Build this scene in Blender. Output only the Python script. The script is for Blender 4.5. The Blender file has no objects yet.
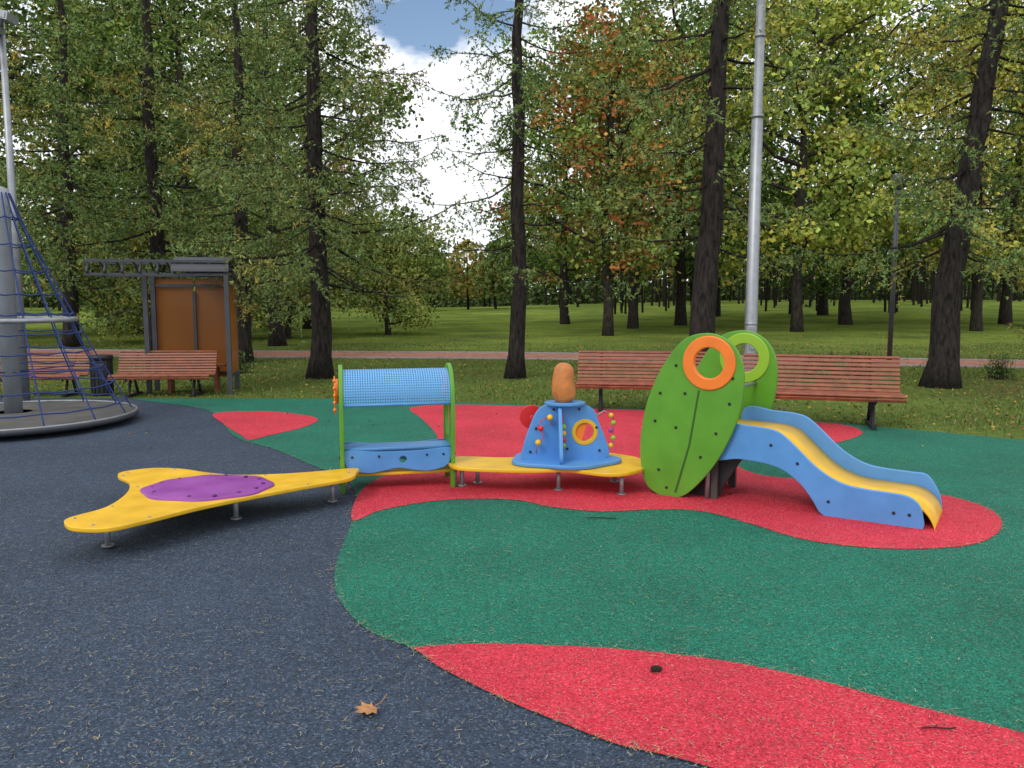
import bpy, math, random, time
import numpy as np
from mathutils import Matrix, Vector
rng=np.random.default_rng(7); random.seed(7)
scene=bpy.context.scene
def link(o,parent=None):
    scene.collection.objects.link(o)
    if parent: o.parent=parent
    return o
def empty(name,loc=(0,0,0),rot=0):
    e=bpy.data.objects.new(name,None); e.empty_display_size=.2
    e.location=loc; e.rotation_euler=(0,0,rot); return link(e)
# ------------------------------------------------------------ materials
def mat(name,col,rough=.6,metal=0,noise=0.0,nscale=8,bump=0.0,bscale=60,spec=.5,coat=0):
    m=bpy.data.materials.new(name); m.use_nodes=True; nt=m.node_tree; N=nt.nodes; L=nt.links
    b=N['Principled BSDF']; b.inputs['Roughness'].default_value=rough; b.inputs['Metallic'].default_value=metal
    b.inputs['Specular IOR Level'].default_value=spec
    b.inputs['Base Color'].default_value=(*col,1)
    tc=N.new('ShaderNodeTexCoord')
    if noise>0:
        n=N.new('ShaderNodeTexNoise'); n.inputs['Scale'].default_value=nscale; n.inputs['Detail'].default_value=5
        L.new(tc.outputs['Object'],n.inputs['Vector'])
        r=N.new('ShaderNodeMapRange'); r.inputs['From Min'].default_value=.3; r.inputs['From Max'].default_value=.7
        r.inputs['To Min'].default_value=1-noise; r.inputs['To Max'].default_value=1+noise*.6
        L.new(n.outputs['Fac'],r.inputs['Value'])
        mx=N.new('ShaderNodeVectorMath'); mx.operation='SCALE'; mx.inputs[0].default_value=col
        L.new(r.outputs['Result'],mx.inputs['Scale']); L.new(mx.outputs['Vector'],b.inputs['Base Color'])
        rr=N.new('ShaderNodeMapRange'); rr.inputs['To Min'].default_value=rough-.12; rr.inputs['To Max'].default_value=min(1,rough+.15)
        L.new(n.outputs['Fac'],rr.inputs['Value']); L.new(rr.outputs['Result'],b.inputs['Roughness'])
    if bump>0:
        n2=N.new('ShaderNodeTexNoise'); n2.inputs['Scale'].default_value=bscale; n2.inputs['Detail'].default_value=3
        L.new(tc.outputs['Object'],n2.inputs['Vector'])
        bp=N.new('ShaderNodeBump'); bp.inputs['Strength'].default_value=bump; bp.inputs['Distance'].default_value=.01
        L.new(n2.outputs['Fac'],bp.inputs['Height']); L.new(bp.outputs['Normal'],b.inputs['Normal'])
    return m
def rubber(name,col,dark,light):
    m=bpy.data.materials.new(name); m.use_nodes=True; nt=m.node_tree; N=nt.nodes; L=nt.links
    b=N['Principled BSDF']; b.inputs['Roughness'].default_value=.85; b.inputs['Specular IOR Level'].default_value=.35
    tc=N.new('ShaderNodeTexCoord')
    v=N.new('ShaderNodeTexVoronoi'); v.inputs['Scale'].default_value=150; L.new(tc.outputs['Object'],v.inputs['Vector'])
    sep=N.new('ShaderNodeSeparateColor'); L.new(v.outputs['Color'],sep.inputs['Color'])
    cr=N.new('ShaderNodeValToRGB'); e=cr.color_ramp.elements
    e[0].position=0; e[0].color=(*[c*.55 for c in dark],1); e[1].position=1; e[1].color=(*[min(1,c*1.25) for c in light],1)
    a=e.new(.25); a.color=(*[c*.85 for c in col],1); a=e.new(.8); a.color=(*[c*1.12 for c in col],1)
    L.new(sep.outputs['Red'],cr.inputs['Fac'])
    n=N.new('ShaderNodeTexNoise'); n.inputs['Scale'].default_value=.9; n.inputs['Detail'].default_value=6; n.inputs['Roughness'].default_value=.65
    L.new(tc.outputs['Object'],n.inputs['Vector'])
    r=N.new('ShaderNodeMapRange'); r.inputs['From Min'].default_value=.3; r.inputs['From Max'].default_value=.7; r.inputs['To Min'].default_value=.80; r.inputs['To Max'].default_value=1.17
    L.new(n.outputs['Fac'],r.inputs['Value'])
    mx=N.new('ShaderNodeVectorMath'); mx.operation='SCALE'; L.new(cr.outputs['Color'],mx.inputs[0]); L.new(r.outputs['Result'],mx.inputs['Scale'])
    n3=N.new('ShaderNodeTexNoise'); n3.inputs['Scale'].default_value=14; n3.inputs['Detail'].default_value=6; n3.inputs['Roughness'].default_value=.75
    L.new(tc.outputs['Object'],n3.inputs['Vector'])
    r3=N.new('ShaderNodeMapRange'); r3.inputs['From Min'].default_value=.48; r3.inputs['From Max'].default_value=.8; r3.inputs['To Min'].default_value=0; r3.inputs['To Max'].default_value=.15
    L.new(n3.outputs['Fac'],r3.inputs['Value'])
    mm=N.new('ShaderNodeMix'); mm.data_type='RGBA'; L.new(r3.outputs['Result'],mm.inputs['Factor']); L.new(mx.outputs['Vector'],mm.inputs['A']); mm.inputs['B'].default_value=(.22,.2,.17,1)
    L.new(mm.outputs['Result'],b.inputs['Base Color'])
    bp=N.new('ShaderNodeBump'); bp.inputs['Strength'].default_value=.7; bp.inputs['Distance'].default_value=.004
    L.new(v.outputs['Distance'],bp.inputs['Height']); L.new(bp.outputs['Normal'],b.inputs['Normal'])
    return m
def leafmat(name,hue=True):
    m=bpy.data.materials.new(name); m.use_nodes=True; nt=m.node_tree; N=nt.nodes; L=nt.links
    N.remove(N['Principled BSDF']); b=N.new('ShaderNodeBsdfDiffuse')
    at=N.new('ShaderNodeAttribute'); at.attribute_name='Col'; out=at.outputs['Color']
    if hue:
        oi=N.new('ShaderNodeObjectInfo'); hs=N.new('ShaderNodeHueSaturation')
        r=N.new('ShaderNodeMapRange'); r.inputs['To Min'].default_value=.487; r.inputs['To Max'].default_value=.51; L.new(oi.outputs['Random'],r.inputs['Value'])
        L.new(r.outputs['Result'],hs.inputs['Hue']); L.new(out,hs.inputs['Color']); out=hs.outputs['Color']
    L.new(out,b.inputs['Color']); L.new(b.outputs[0],N['Material Output'].inputs['Surface'])
    return m
def barkmat(name,c1,c2,sc=18):
    m=bpy.data.materials.new(name); m.use_nodes=True; nt=m.node_tree; N=nt.nodes; L=nt.links
    b=N['Principled BSDF']; b.inputs['Roughness'].default_value=.95; b.inputs['Specular IOR Level'].default_value=.2
    tc=N.new('ShaderNodeTexCoord'); mp=N.new('ShaderNodeMapping'); mp.inputs['Scale'].default_value=(1,1,.25); L.new(tc.outputs['Object'],mp.inputs['Vector'])
    n=N.new('ShaderNodeTexNoise'); n.inputs['Scale'].default_value=sc; n.inputs['Detail'].default_value=5; n.inputs['Roughness'].default_value=.7; L.new(mp.outputs[0],n.inputs['Vector'])
    cr=N.new('ShaderNodeValToRGB'); e=cr.color_ramp.elements; e[0].position=.35; e[0].color=(*c1,1); e[1].position=.68; e[1].color=(*c2,1)
    L.new(n.outputs['Fac'],cr.inputs['Fac']); L.new(cr.outputs['Color'],b.inputs['Base Color'])
    bp=N.new('ShaderNodeBump'); bp.inputs['Strength'].default_value=1; bp.inputs['Distance'].default_value=.04; L.new(n.outputs['Fac'],bp.inputs['Height']); L.new(bp.outputs['Normal'],b.inputs['Normal'])
    return m
def flatmat(name,c):
    m=bpy.data.materials.new(name); m.use_nodes=True; N=m.node_tree.nodes; N.remove(N['Principled BSDF']); b=N.new('ShaderNodeBsdfDiffuse'); b.inputs[0].default_value=(*c,1); m.node_tree.links.new(b.outputs[0],N['Material Output'].inputs['Surface']); return m
M={}
M['blue_r']=rubber('rubber_navy',(.029,.047,.078),(.011,.018,.032),(.08,.11,.16))
M['green_r']=rubber('rubber_green',(.004,.135,.08),(.003,.07,.045),(.02,.22,.15))
M['red_r']=rubber('rubber_red',(.56,.025,.05),(.40,.014,.028),(.66,.07,.10))
M['yellow']=mat('yellow_board',(.76,.44,.012),.42,noise=.14,nscale=5,bump=.08)
M['purple']=mat('purple_board',(.26,.045,.30),.45,noise=.15,nscale=6,bump=.08)
M['green']=mat('green_board',(.10,.30,.02),.4,noise=.12,nscale=4,bump=.06)
M['blue']=mat('blue_board',(.09,.28,.62),.4,noise=.12,nscale=4,bump=.06)
M['orange']=mat('orange_plastic',(.85,.20,.02),.4,noise=.08)
M['knob']=mat('ochre_plastic',(.55,.19,.045),.55,noise=.3,nscale=12)
M['red']=mat('red_plastic',(.62,.02,.02),.4)
M['ygreen']=mat('lime_plastic',(.25,.45,.03),.4)
M['black']=mat('black_steel',(.012,.013,.015),.5,noise=.2)
M['seam']=mat('seam_dark',(.03,.09,.012),.8)
M['steel']=mat('galvanised_steel',(.33,.35,.37),.45,metal=.6,noise=.2,nscale=6)
M['mast']=mat('mast_grey',(.30,.33,.36),.45,metal=.3,noise=.15,nscale=3)
M['dgrey']=mat('dark_grey_paint',(.05,.055,.065),.5,noise=.2,nscale=4)
M['rope']=mat('blue_rope',(.02,.045,.17),.8)
M['disc']=mat('disc_top',(.10,.095,.09),.7,noise=.35,nscale=3,bump=.2)
M['wood']=mat('red_brown_slats',(.25,.072,.034),.45,noise=.35,nscale=9,bump=.15,bscale=80)
M['dead']=mat('dead_leaf',(.42,.20,.075),.8,noise=.35,nscale=40)
M['cone']=mat('cone_brown',(.025,.018,.014),.9,noise=.3)
M['deckwood']=mat('underside',(.06,.05,.045),.7,noise=.2)
M['leaf']=leafmat('broad_leaf')
M['leafd']=leafmat('far_leaf',False)
M['needle']=leafmat('larch_needle')
M['gblade']=leafmat('grass_blade',False)
M['litter']=leafmat('litter',False)
M['twig']=flatmat('twig',(.045,.035,.028))
M['bark']=barkmat('larch_bark',(.009,.0075,.0065),(.055,.046,.041))
M['bark2']=barkmat('broadleaf_bark',(.015,.012,.01),(.07,.06,.05))
M['farbark']=flatmat('far_bark',(.03,.025,.021))
m=bpy.data.materials.new('amber_panel'); m.use_nodes=True; N=m.node_tree.nodes; L=m.node_tree.links
b=N['Principled BSDF']; b.inputs['Base Color'].default_value=(.36,.16,.04,1); b.inputs['Roughness'].default_value=.2
t=N.new('ShaderNodeBsdfTranslucent'); t.inputs['Color'].default_value=(.6,.26,.05,1); ms=N.new('ShaderNodeMixShader'); ms.inputs[0].default_value=.5
L.new(b.outputs[0],ms.inputs[1]); L.new(t.outputs[0],ms.inputs[2]); L.new(ms.outputs[0],N['Material Output'].inputs['Surface']); M['amber']=m
m=bpy.data.materials.new('perforated_blue_sheet'); m.use_nodes=True; N=m.node_tree.nodes; L=m.node_tree.links
b=N['Principled BSDF']; b.inputs['Base Color'].default_value=(.13,.38,.72,1); b.inputs['Roughness'].default_value=.4
uv=N.new('ShaderNodeUVMap'); vo=N.new('ShaderNodeTexVoronoi'); vo.inputs['Randomness'].default_value=0; vo.inputs['Scale'].default_value=1
L.new(uv.outputs[0],vo.inputs['Vector']); mt=N.new('ShaderNodeMath'); mt.operation='LESS_THAN'; mt.inputs[1].default_value=.30; L.new(vo.outputs['Distance'],mt.inputs[0])
tr=N.new('ShaderNodeBsdfTransparent'); ms=N.new('ShaderNodeMixShader'); L.new(mt.outputs[0],ms.inputs[0]); L.new(b.outputs[0],ms.inputs[1]); L.new(tr.outputs[0],ms.inputs[2]); L.new(ms.outputs[0],N['Material Output'].inputs['Surface']); M['perf']=m
# ------------------------------------------------------------ geometry helper
class Geo:
    def __init__(s): s.V=[];s.C=[];s.n=0;s.F=[]
    def add(s,v,f,mi=0,smooth=False,col=(1,1,1)):
        v=np.asarray(v,float).reshape(-1,3); f=np.asarray(f,int)
        c=np.asarray(col,float)
        if c.ndim==1: c=np.tile(c,(len(v),1))
        s.V.append(v); s.C.append(c); s.F.append((f+s.n,mi,smooth)); s.n+=len(v)
    def tube(s,pts,rad,k=6,mi=0,closed=False,cap=True,smooth=True):
        p=np.asarray(pts,float); n=len(p); r=np.broadcast_to(np.asarray(rad,float),(n,))
        if closed: d=np.roll(p,-1,0)-np.roll(p,1,0)
        else: d=np.gradient(p,axis=0)
        d/=np.linalg.norm(d,axis=1,keepdims=True)+1e-9
        up=np.array([0,0,1.]) if np.abs(d[:,2]).mean()<.8 else np.array([1.,0,0])
        a=np.cross(d,up); a/=np.linalg.norm(a,axis=1,keepdims=True)+1e-9; b=np.cross(d,a)
        th=np.arange(k)*2*math.pi/k
        ring=p[:,None]+r[:,None,None]*(np.cos(th)[None,:,None]*a[:,None]+np.sin(th)[None,:,None]*b[:,None])
        i=np.arange(n if closed else n-1)[:,None]; j=np.arange(k)[None]
        i2=(i+1)%n; f=np.stack([i*k+j,i*k+(j+1)%k,i2*k+(j+1)%k,i2*k+j],-1).reshape(-1,4)
        s.add(ring.reshape(-1,3),f,mi,smooth)
        if cap and not closed:
            base=s.n-n*k
            if k>2:
                s.F.append((np.array([[base+x for x in range(k)][::-1]]),mi,False)); s.F.append((np.array([[base+(n-1)*k+x for x in range(k)]]),mi,False))
    def segs(s,A,B,r0,r1,mi=0):
        A=np.asarray(A,float);B=np.asarray(B,float); n=len(A); d=B-A; d/=np.linalg.norm(d,axis=1,keepdims=True)+1e-9
        up=np.tile([.3,.1,.95],(n,1)); a=np.cross(d,up); a/=np.linalg.norm(a,axis=1,keepdims=True)+1e-9; b=np.cross(d,a)
        vs=[]
        for P,r in((A,r0),(B,r1)):
            for t in range(3):
                vs.append(P+r*(math.cos(t*2.094)*a+math.sin(t*2.094)*b))
        v=np.stack(vs,1).reshape(-1,3); o=(np.arange(n)*6)[:,None,None]
        f=(np.array([[0,1,4,3],[1,2,5,4],[2,0,3,5]])[None]+o).reshape(-1,4); s.add(v,f,mi,True)
    def strips(s,A,B,r,mi=0):
        A=np.asarray(A,float);B=np.asarray(B,float); n=len(A); d=B-A; a=np.cross(d,rng.normal(0,1,(n,3))); a/=np.linalg.norm(a,axis=1,keepdims=True)+1e-9
        v=np.stack([A-a*r,A+a*r,B],1).reshape(-1,3); s.add(v,np.arange(n*3).reshape(-1,3),mi,False)
    def box(s,c,sz,mi=0,R=None):
        c=np.asarray(c,float); h=np.asarray(sz,float)/2
        v=np.array([[x,y,z] for x in(-1,1) for y in(-1,1) for z in(-1,1)])*h
        if R is not None: v=v@np.asarray(R).T
        s.add(v+c,[[0,1,3,2],[4,6,7,5],[0,4,5,1],[2,3,7,6],[0,2,6,4],[1,5,7,3]],mi)
    def mesh(s,name,mats):
        me=bpy.data.meshes.new(name); V=np.concatenate(s.V); C=np.concatenate(s.C)
        me.vertices.add(len(V)); me.vertices.foreach_set('co',V.ravel())
        lv=np.concatenate([f.ravel() for f,_,_ in s.F]); cnt=np.concatenate([np.full(len(f),f.shape[1]) for f,_,_ in s.F])
        me.loops.add(len(lv)); me.loops.foreach_set('vertex_index',lv.astype(np.int32))
        st=np.concatenate([[0],np.cumsum(cnt)[:-1]]); me.polygons.add(len(cnt)); me.polygons.foreach_set('loop_start',st.astype(np.int32))
        try: me.polygons.foreach_set('loop_total',cnt.astype(np.int32))
        except Exception: pass
        me.polygons.foreach_set('material_index',np.concatenate([np.full(len(f),mi) for f,mi,_ in s.F]).astype(np.int32))
        me.polygons.foreach_set('use_smooth',np.concatenate([np.full(len(f),sm) for f,_,sm in s.F]).astype(bool))
        at=me.attributes.new('Col','FLOAT_COLOR','POINT'); at.data.foreach_set('color',np.c_[C,np.ones(len(C))].ravel())
        for mm in mats: me.materials.append(mm)
        me.update(calc_edges=True); me.validate(); return me
    def obj(s,name,mats,parent=None,loc=(0,0,0),rot=0):
        o=bpy.data.objects.new(name,s.mesh(name,mats)); o.location=loc; o.rotation_euler=(0,0,rot); return link(o,parent)
def smooth_poly(pts,sub=8,closed=True):
    p=np.asarray(pts,float); n=len(p); out=[]
    rngi=range(n) if closed else range(n-1)
    for i in rngi:
        if closed: a,b,c,d=p[(i-1)%n],p[i],p[(i+1)%n],p[(i+2)%n]
        else: a,b,c,d=p[max(i-1,0)],p[i],p[i+1],p[min(i+2,n-1)]
        for t in np.arange(sub)/sub:
            out.append(.5*((2*b)+(-a+c)*t+(2*a-5*b+4*c-d)*t*t+(-a+3*b-3*c+d)*t**3))
    if not closed: out.append(p[-1])
    return np.array(out)
def circ(cx,cy,r,n=40,ry=None):
    t=np.arange(n)*2*math.pi/n; return np.c_[cx+r*np.cos(t),cy+(ry or r)*np.sin(t)]
def plate(name,outs,th,mt,mw=None,parent=None,bevel=.004):
    cu=bpy.data.curves.new(name,'CURVE'); cu.dimensions='2D'; cu.fill_mode='BOTH'; cu.extrude=max(th/2-bevel,0); cu.bevel_depth=bevel if th>0 else 0; cu.bevel_resolution=2
    for o_ in outs:
        s=cu.splines.new('POLY'); s.points.add(len(o_)-1)
        s.points.foreach_set('co',np.c_[np.asarray(o_),np.zeros(len(o_)),np.ones(len(o_))].ravel()); s.use_cyclic_u=True
    tmp=bpy.data.objects.new('tmp',cu); scene.collection.objects.link(tmp); dg=bpy.context.evaluated_depsgraph_get()
    me=bpy.data.meshes.new_from_object(tmp.evaluated_get(dg)); bpy.data.objects.remove(tmp); me.name=name
    me.materials.clear(); me.materials.append(mt)
    if mw is not None: me.transform(mw)
    o=bpy.data.objects.new(name,me); return link(o,parent)
def frame(o,ax,ay):
    ax=Vector(ax).normalized(); ay=Vector(ay).normalized(); az=ax.cross(ay)
    return Matrix(((ax.x,ay.x,az.x,o[0]),(ax.y,ay.y,az.y,o[1]),(ax.z,ay.z,az.z,o[2]),(0,0,0,1)))
def flat(z): return Matrix.Translation((0,0,z))
# ------------------------------------------------------------ terrain
def hgt(x,y):
    t=np.clip((np.asarray(y,float)-27)/60,0,1); t=t*t*(3-2*t)
    return t*(.85+.75*np.clip(np.asarray(x,float)/30,-.3,1))
def terrain():
    ys=np.r_[np.linspace(-40,26,12),np.linspace(28,100,30),np.linspace(115,700,14)]; xs=np.r_[np.linspace(-500,-60,8),np.linspace(-50,60,34),np.linspace(80,500,8)]
    X,Y=np.meshgrid(xs,ys); Z=hgt(X,Y); g=Geo(); nx=len(xs); i=np.arange(len(ys)-1)[:,None]; j=np.arange(nx-1)[None]
    f=np.stack([i*nx+j,i*nx+j+1,(i+1)*nx+j+1,(i+1)*nx+j],-1).reshape(-1,4); g.add(np.stack([X,Y,Z],-1),f,0,True)
    m=bpy.data.materials.new('lawn'); m.use_nodes=True; N=m.node_tree.nodes; L=m.node_tree.links; b=N['Principled BSDF']; b.inputs['Roughness'].default_value=1; b.inputs['Specular IOR Level'].default_value=0
    tc=N.new('ShaderNodeTexCoord')
    n=N.new('ShaderNodeTexNoise'); n.inputs['Scale'].default_value=.25; n.inputs['Detail'].default_value=8; n.inputs['Roughness'].default_value=.65; L.new(tc.outputs['Object'],n.inputs['Vector'])
    sx=N.new('ShaderNodeSeparateXYZ'); L.new(tc.outputs['Object'],sx.inputs[0]); far=N.new('ShaderNodeMapRange'); far.inputs['From Min'].default_value=22; far.inputs['From Max'].default_value=34; L.new(sx.outputs['Y'],far.inputs['Value'])
    cr=N.new('ShaderNodeValToRGB'); e=cr.color_ramp.elements; e[0].position=.3; e[0].color=(.12,.10,.045,1); e[1].position=.75; e[1].color=(.15,.21,.05,1); a=e.new(.48); a.color=(.10,.135,.035,1)
    c2=N.new('ShaderNodeValToRGB'); e=c2.color_ramp.elements; e[0].position=.32; e[0].color=(.085,.12,.032,1); e[1].position=.7; e[1].color=(.23,.28,.055,1); a=e.new(.5); a.color=(.15,.205,.042,1)  # far lawn ramp: sunlit patches put into the colour as brighter yellow-green
    L.new(n.outputs['Fac'],cr.inputs['Fac']); L.new(n.outputs['Fac'],c2.inputs['Fac'])
    mm=N.new('ShaderNodeMix'); mm.data_type='RGBA'; L.new(far.outputs[0],mm.inputs['Factor']); L.new(cr.outputs[0],mm.inputs['A']); L.new(c2.outputs[0],mm.inputs['B'])
    n2=N.new('ShaderNodeTexNoise'); n2.inputs['Scale'].default_value=9; n2.inputs['Detail'].default_value=6; n2.inputs['Roughness'].default_value=.8; L.new(tc.outputs['Object'],n2.inputs['Vector'])
    r=N.new('ShaderNodeMapRange'); r.inputs['From Min'].default_value=.3; r.inputs['From Max'].default_value=.7; r.inputs['To Min'].default_value=.5; r.inputs['To Max'].default_value=1.35; L.new(n2.outputs['Fac'],r.inputs['Value'])
    mx=N.new('ShaderNodeVectorMath'); mx.operation='SCALE'; L.new(mm.outputs['Result'],mx.inputs[0]); L.new(r.outputs['Result'],mx.inputs['Scale']); L.new(mx.outputs['Vector'],b.inputs['Base Color'])
    bp=N.new('ShaderNodeBump'); bp.inputs['Distance'].default_value=.03; bp.inputs['Strength'].default_value=.4; L.new(n2.outputs['Fac'],bp.inputs['Height']); L.new(bp.outputs['Normal'],b.inputs['Normal'])
    return g.obj('ground_lawn',[m])
terrain()
def path():
    c=smooth_poly([(-60,28),(-30,25.5),(-15,24.2),(-5,23.2),(0,22.8),(6,21.4),(12,19.9),(22,17),(45,9)],10,False); d=np.gradient(c,axis=0); d/=np.linalg.norm(d,axis=1,keepdims=True); nrm=np.c_[-d[:,1],d[:,0]]
    g=Geo(); n=len(c); vs=[]
    for w in(-1.15,1.15):
        q=c+nrm*w; vs.append(np.c_[q,hgt(q[:,0],q[:,1])+.012])
    v=np.concatenate(vs); i=np.arange(n-1); g.add(v,np.stack([i,i+1,i+1+n,i+n],-1))
    for w in(-1.2,1.2):
        q=c+nrm*w; g.tube(np.c_[q,hgt(q[:,0],q[:,1])+.0],.05,4,1)
    g.obj('footpath',[mat('pink_gravel',(.36,.17,.12),.95,noise=.3,nscale=3,bump=.4,bscale=50,spec=.1),mat('kerb',(.25,.22,.2),.9,noise=.2)])
path()
# ------------------------------------------------------------ rubber surfacing
base=[(-16,-4),(9,-4),(9,7),(7.4,8.1),(5.88,9.05),(4.84,9.88),(3.86,10.64),(2.5,11.4),(1.31,11.85),(-1,12.5),(-2.79,12.92),(-6.2,12.95),(-11,13.2),(-16,13.4)]
plate('rubber_surface_navy',[base],0,M['blue_r'],flat(.004),bevel=0)
gp=smooth_poly([(-6.2,12.87),(-4.72,11.81),(-4.15,11.08),(-3.25,9.27),(-2.54,8.45),(-1.97,7.67),(-1.49,7.02),(-1.27,6.4),(-1.16,5.66),(-1.08,4.81),(-.98,4.29),(-.83,3.94),(-.66,3.69),(-.46,3.53),(-.31,3.33),(-.05,3.07),(.18,2.88),(.39,2.72),(.65,2.6),(1.5,2.1),(2.8,1.3),(5,0)],6,False)
gpoly=list(map(tuple,gp))+[(8.98,-1),(8.98,7),(7.39,8.07),(5.87,9.02),(4.83,9.85),(3.85,10.61),(2.49,11.37),(1.30,11.82),(-1,12.47),(-2.79,12.89)]
plate('rubber_surface_green',[gpoly],0,M['green_r'],flat(.008),bevel=0)
red1=smooth_poly([(-4.19,11.18),(-3.55,11.38),(-2.87,10.98),(-2.58,10.52),(-2.64,9.86),(-2.86,9.34),(-2.99,9.0),(-3.18,9.3),(-3.72,10.2)],6)
red2=smooth_poly([(-1.155,5.66),(-1.0,5.94),(-.65,6.21),(-.26,6.3),(.06,6.24),(.29,6.05),(.66,5.91),(1.06,5.96),(1.43,5.92),(1.70,5.58),(1.93,5.22),(2.26,5.03),(2.64,5.0),(3.01,5.09),(3.34,5.36),(3.57,5.71),(3.65,6.05),(3.56,6.37),(3.28,6.64),(2.81,6.93),(2.27,7.18),(2.21,7.8),(2.66,8.455),(3.39,8.69),(3.88,9.07),(4.26,9.63),(4.1,10.3),(2.65,11.2),(1.1,11.7),(-.19,12.0),(-1.05,12.1),(-1.5,11.7),(-1.2,10.61),(-.85,9.07),(-.90,7.67),(-1.20,7.02),(-1.26,6.4)],6)
red3=smooth_poly([(-.46,3.53),(-.31,3.56),(-.06,3.57),(.4,3.53),(.84,3.43),(1.23,3.25),(1.54,3.03),(1.89,2.8),(2.6,2.3),(3.0,1.8),(3.1,1.35),(2.8,1.3)],6,False)
red3=list(map(tuple,red3))+[tuple(x) for x in gp[::-1] if x[1]<3.5 and x[1]>1.3]
plate('rubber_surface_red',[red1],0,M['red_r'],flat(.012),bevel=0)
plate('rubber_surface_red',[red2],0,M['red_r'],flat(.012),bevel=0)
plate('rubber_surface_red',[red3],0,M['red_r'],flat(.012),bevel=0)
def needles():
    g=Geo(); n=27000
    d=rng.uniform(0,1,n)**1.5; y=1.6+d*9; x=rng.uniform(-1,1,n)*(1.2+y*.72)
    k=np.sin(x*2.1+1.3*np.sin(y*1.7))+np.sin(y*2.9+x*.8)+.7*np.sin(x*5.3-y*4.1); keep=rng.uniform(-2.2,2.2,n)<k+.35*(x<0); x,y=x[keep],y[keep]
    e=np.concatenate([gp[20:],red3[:70],red2]); idx=rng.integers(0,len(e),2600); ex=e[idx]+rng.normal(0,.02,(2600,2)); x=np.r_[x,ex[:,0]]; y=np.r_[y,ex[:,1]]
    n=len(x); a=rng.uniform(0,math.pi,n); l=rng.uniform(.004,.016,n); w=rng.uniform(.0006,.0013,n); bend=rng.normal(0,.35,n)*l
    z=rng.uniform(.0155,.0175,n); vs=[]
    u=np.c_[np.cos(a),np.sin(a)]; v=np.c_[-u[:,1],u[:,0]]; c=np.c_[x,y]
    for t,b in((-1,0),(0,1),(1,0)):
        for s in(-1,1):
            q=c+u*(l*t)[:,None]+v*(bend*b+w*s)[:,None]; vs.append(np.c_[q,z])
    V=np.stack(vs,1).reshape(-1,3); o=(np.arange(n)*6)[:,None,None]; f=(np.array([[0,2,3,1],[2,4,5,3]])[None]+o).reshape(-1,4)
    pal=np.array([(.46,.40,.27),(.34,.30,.2),(.48,.38,.16),(.26,.27,.25)]); col=np.repeat(pal[rng.integers(0,4,n)]*rng.uniform(.55,1.1,(n,1)),6,0)
    g.add(V,f,0,False,col); g.obj('fallen_larch_needles',[M['litter']])
needles()
def leaf_cards(g,P,size,col,flatness=0.,mi=0):
    n=len(P); nr=rng.normal(0,1,(n,3)); nr[:,2]=nr[:,2]*(1-flatness)+flatness*3; nr/=np.linalg.norm(nr,axis=1,keepdims=True)
    a=np.cross(nr,rng.normal(0,1,(n,3))); a/=np.linalg.norm(a,axis=1,keepdims=True); b=np.cross(nr,a)
    s=(size*rng.uniform(.6,1.2,n))[:,None]; V=np.stack([P-a*s*.5,P+b*s*.36-nr*s*.08,P+a*s*.5,P-b*s*.36-nr*s*.08],1).reshape(-1,3)
    f=np.arange(n*4).reshape(-1,4); g.add(V,f,mi,False,np.repeat(col,4,0))
def maple_leaf(loc,rot,s):
    pts=[]
    for i,(ang,r) in enumerate([(270,.15),(250,.28),(215,.62),(212,.46),(190,.55),(172,.85),(158,.66),(145,.7),(135,.9),(118,.66),(104,.75),(90,1.1),(76,.75),(62,.66),(45,.9),(35,.7),(22,.66),(8,.85),(-10,.55),(328,.46),(325,.62),(290,.28)]):
        pts.append((r*math.cos(math.radians(ang))*s,r*math.sin(math.radians(ang))*s))
    g=Geo(); p=np.array(pts); z=.006+.10*np.linalg.norm(p,axis=1)**2/s*1.2+.003*np.sin(np.arange(len(p))*2.3)
    V=np.r_[np.c_[p,z],[[0,0,.006]]]; n=len(p); g.add(V,[[i,(i+1)%n,n] for i in range(n)],0,True)
    g.tube([(0,-.1*s,.006),(.05*s,-.8*s,.012),(.2*s,-1.3*s,.03)],.0015,5)
    g.obj('fallen_maple_leaf',[M['dead']],loc=loc,rot=rot)
maple_leaf((-.55,2.96,.016),2.3,.065)
def cone(loc,rot):
    g=Geo()
    for i in range(9):
        t=i/8; r=.011*math.sin(math.pi*(.15+.75*t)); x=-.02+.04*t
        for k in range(7):
            a=k*.9+i*.5; g.box((x,r*math.cos(a),r*math.sin(a)+.011),(.008,.008,.006),0,Matrix.Rotation(a,3,'X')@Matrix.Rotation(.5,3,'Y'))
    g.tube([(-.018,0,.011),(0,0,.011),(.018,0,.011)],[.004,.009,.004],8)
    g.obj('pine_cone',[M['cone']],loc=loc,rot=rot)
cone((.62,3.29,.013),.1)
g=Geo(); g.tube([(-.07,0,.02),(-.02,.008,.018),(.03,-.004,.02),(.06,.004,.019)],.003,5); g.tube([(-.02,.008,.018),(.0,.02,.02)],.002,5); g.obj('fallen_twig',[M['cone']],loc=(1.59,2.82,0))
g=Geo(); g.tube([(-.12,0,.02),(-.02,.01,.018),(.1,-.01,.02)],.004,5); g.obj('fallen_twig',[M['cone']],loc=(.66,5.7,0))
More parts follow.
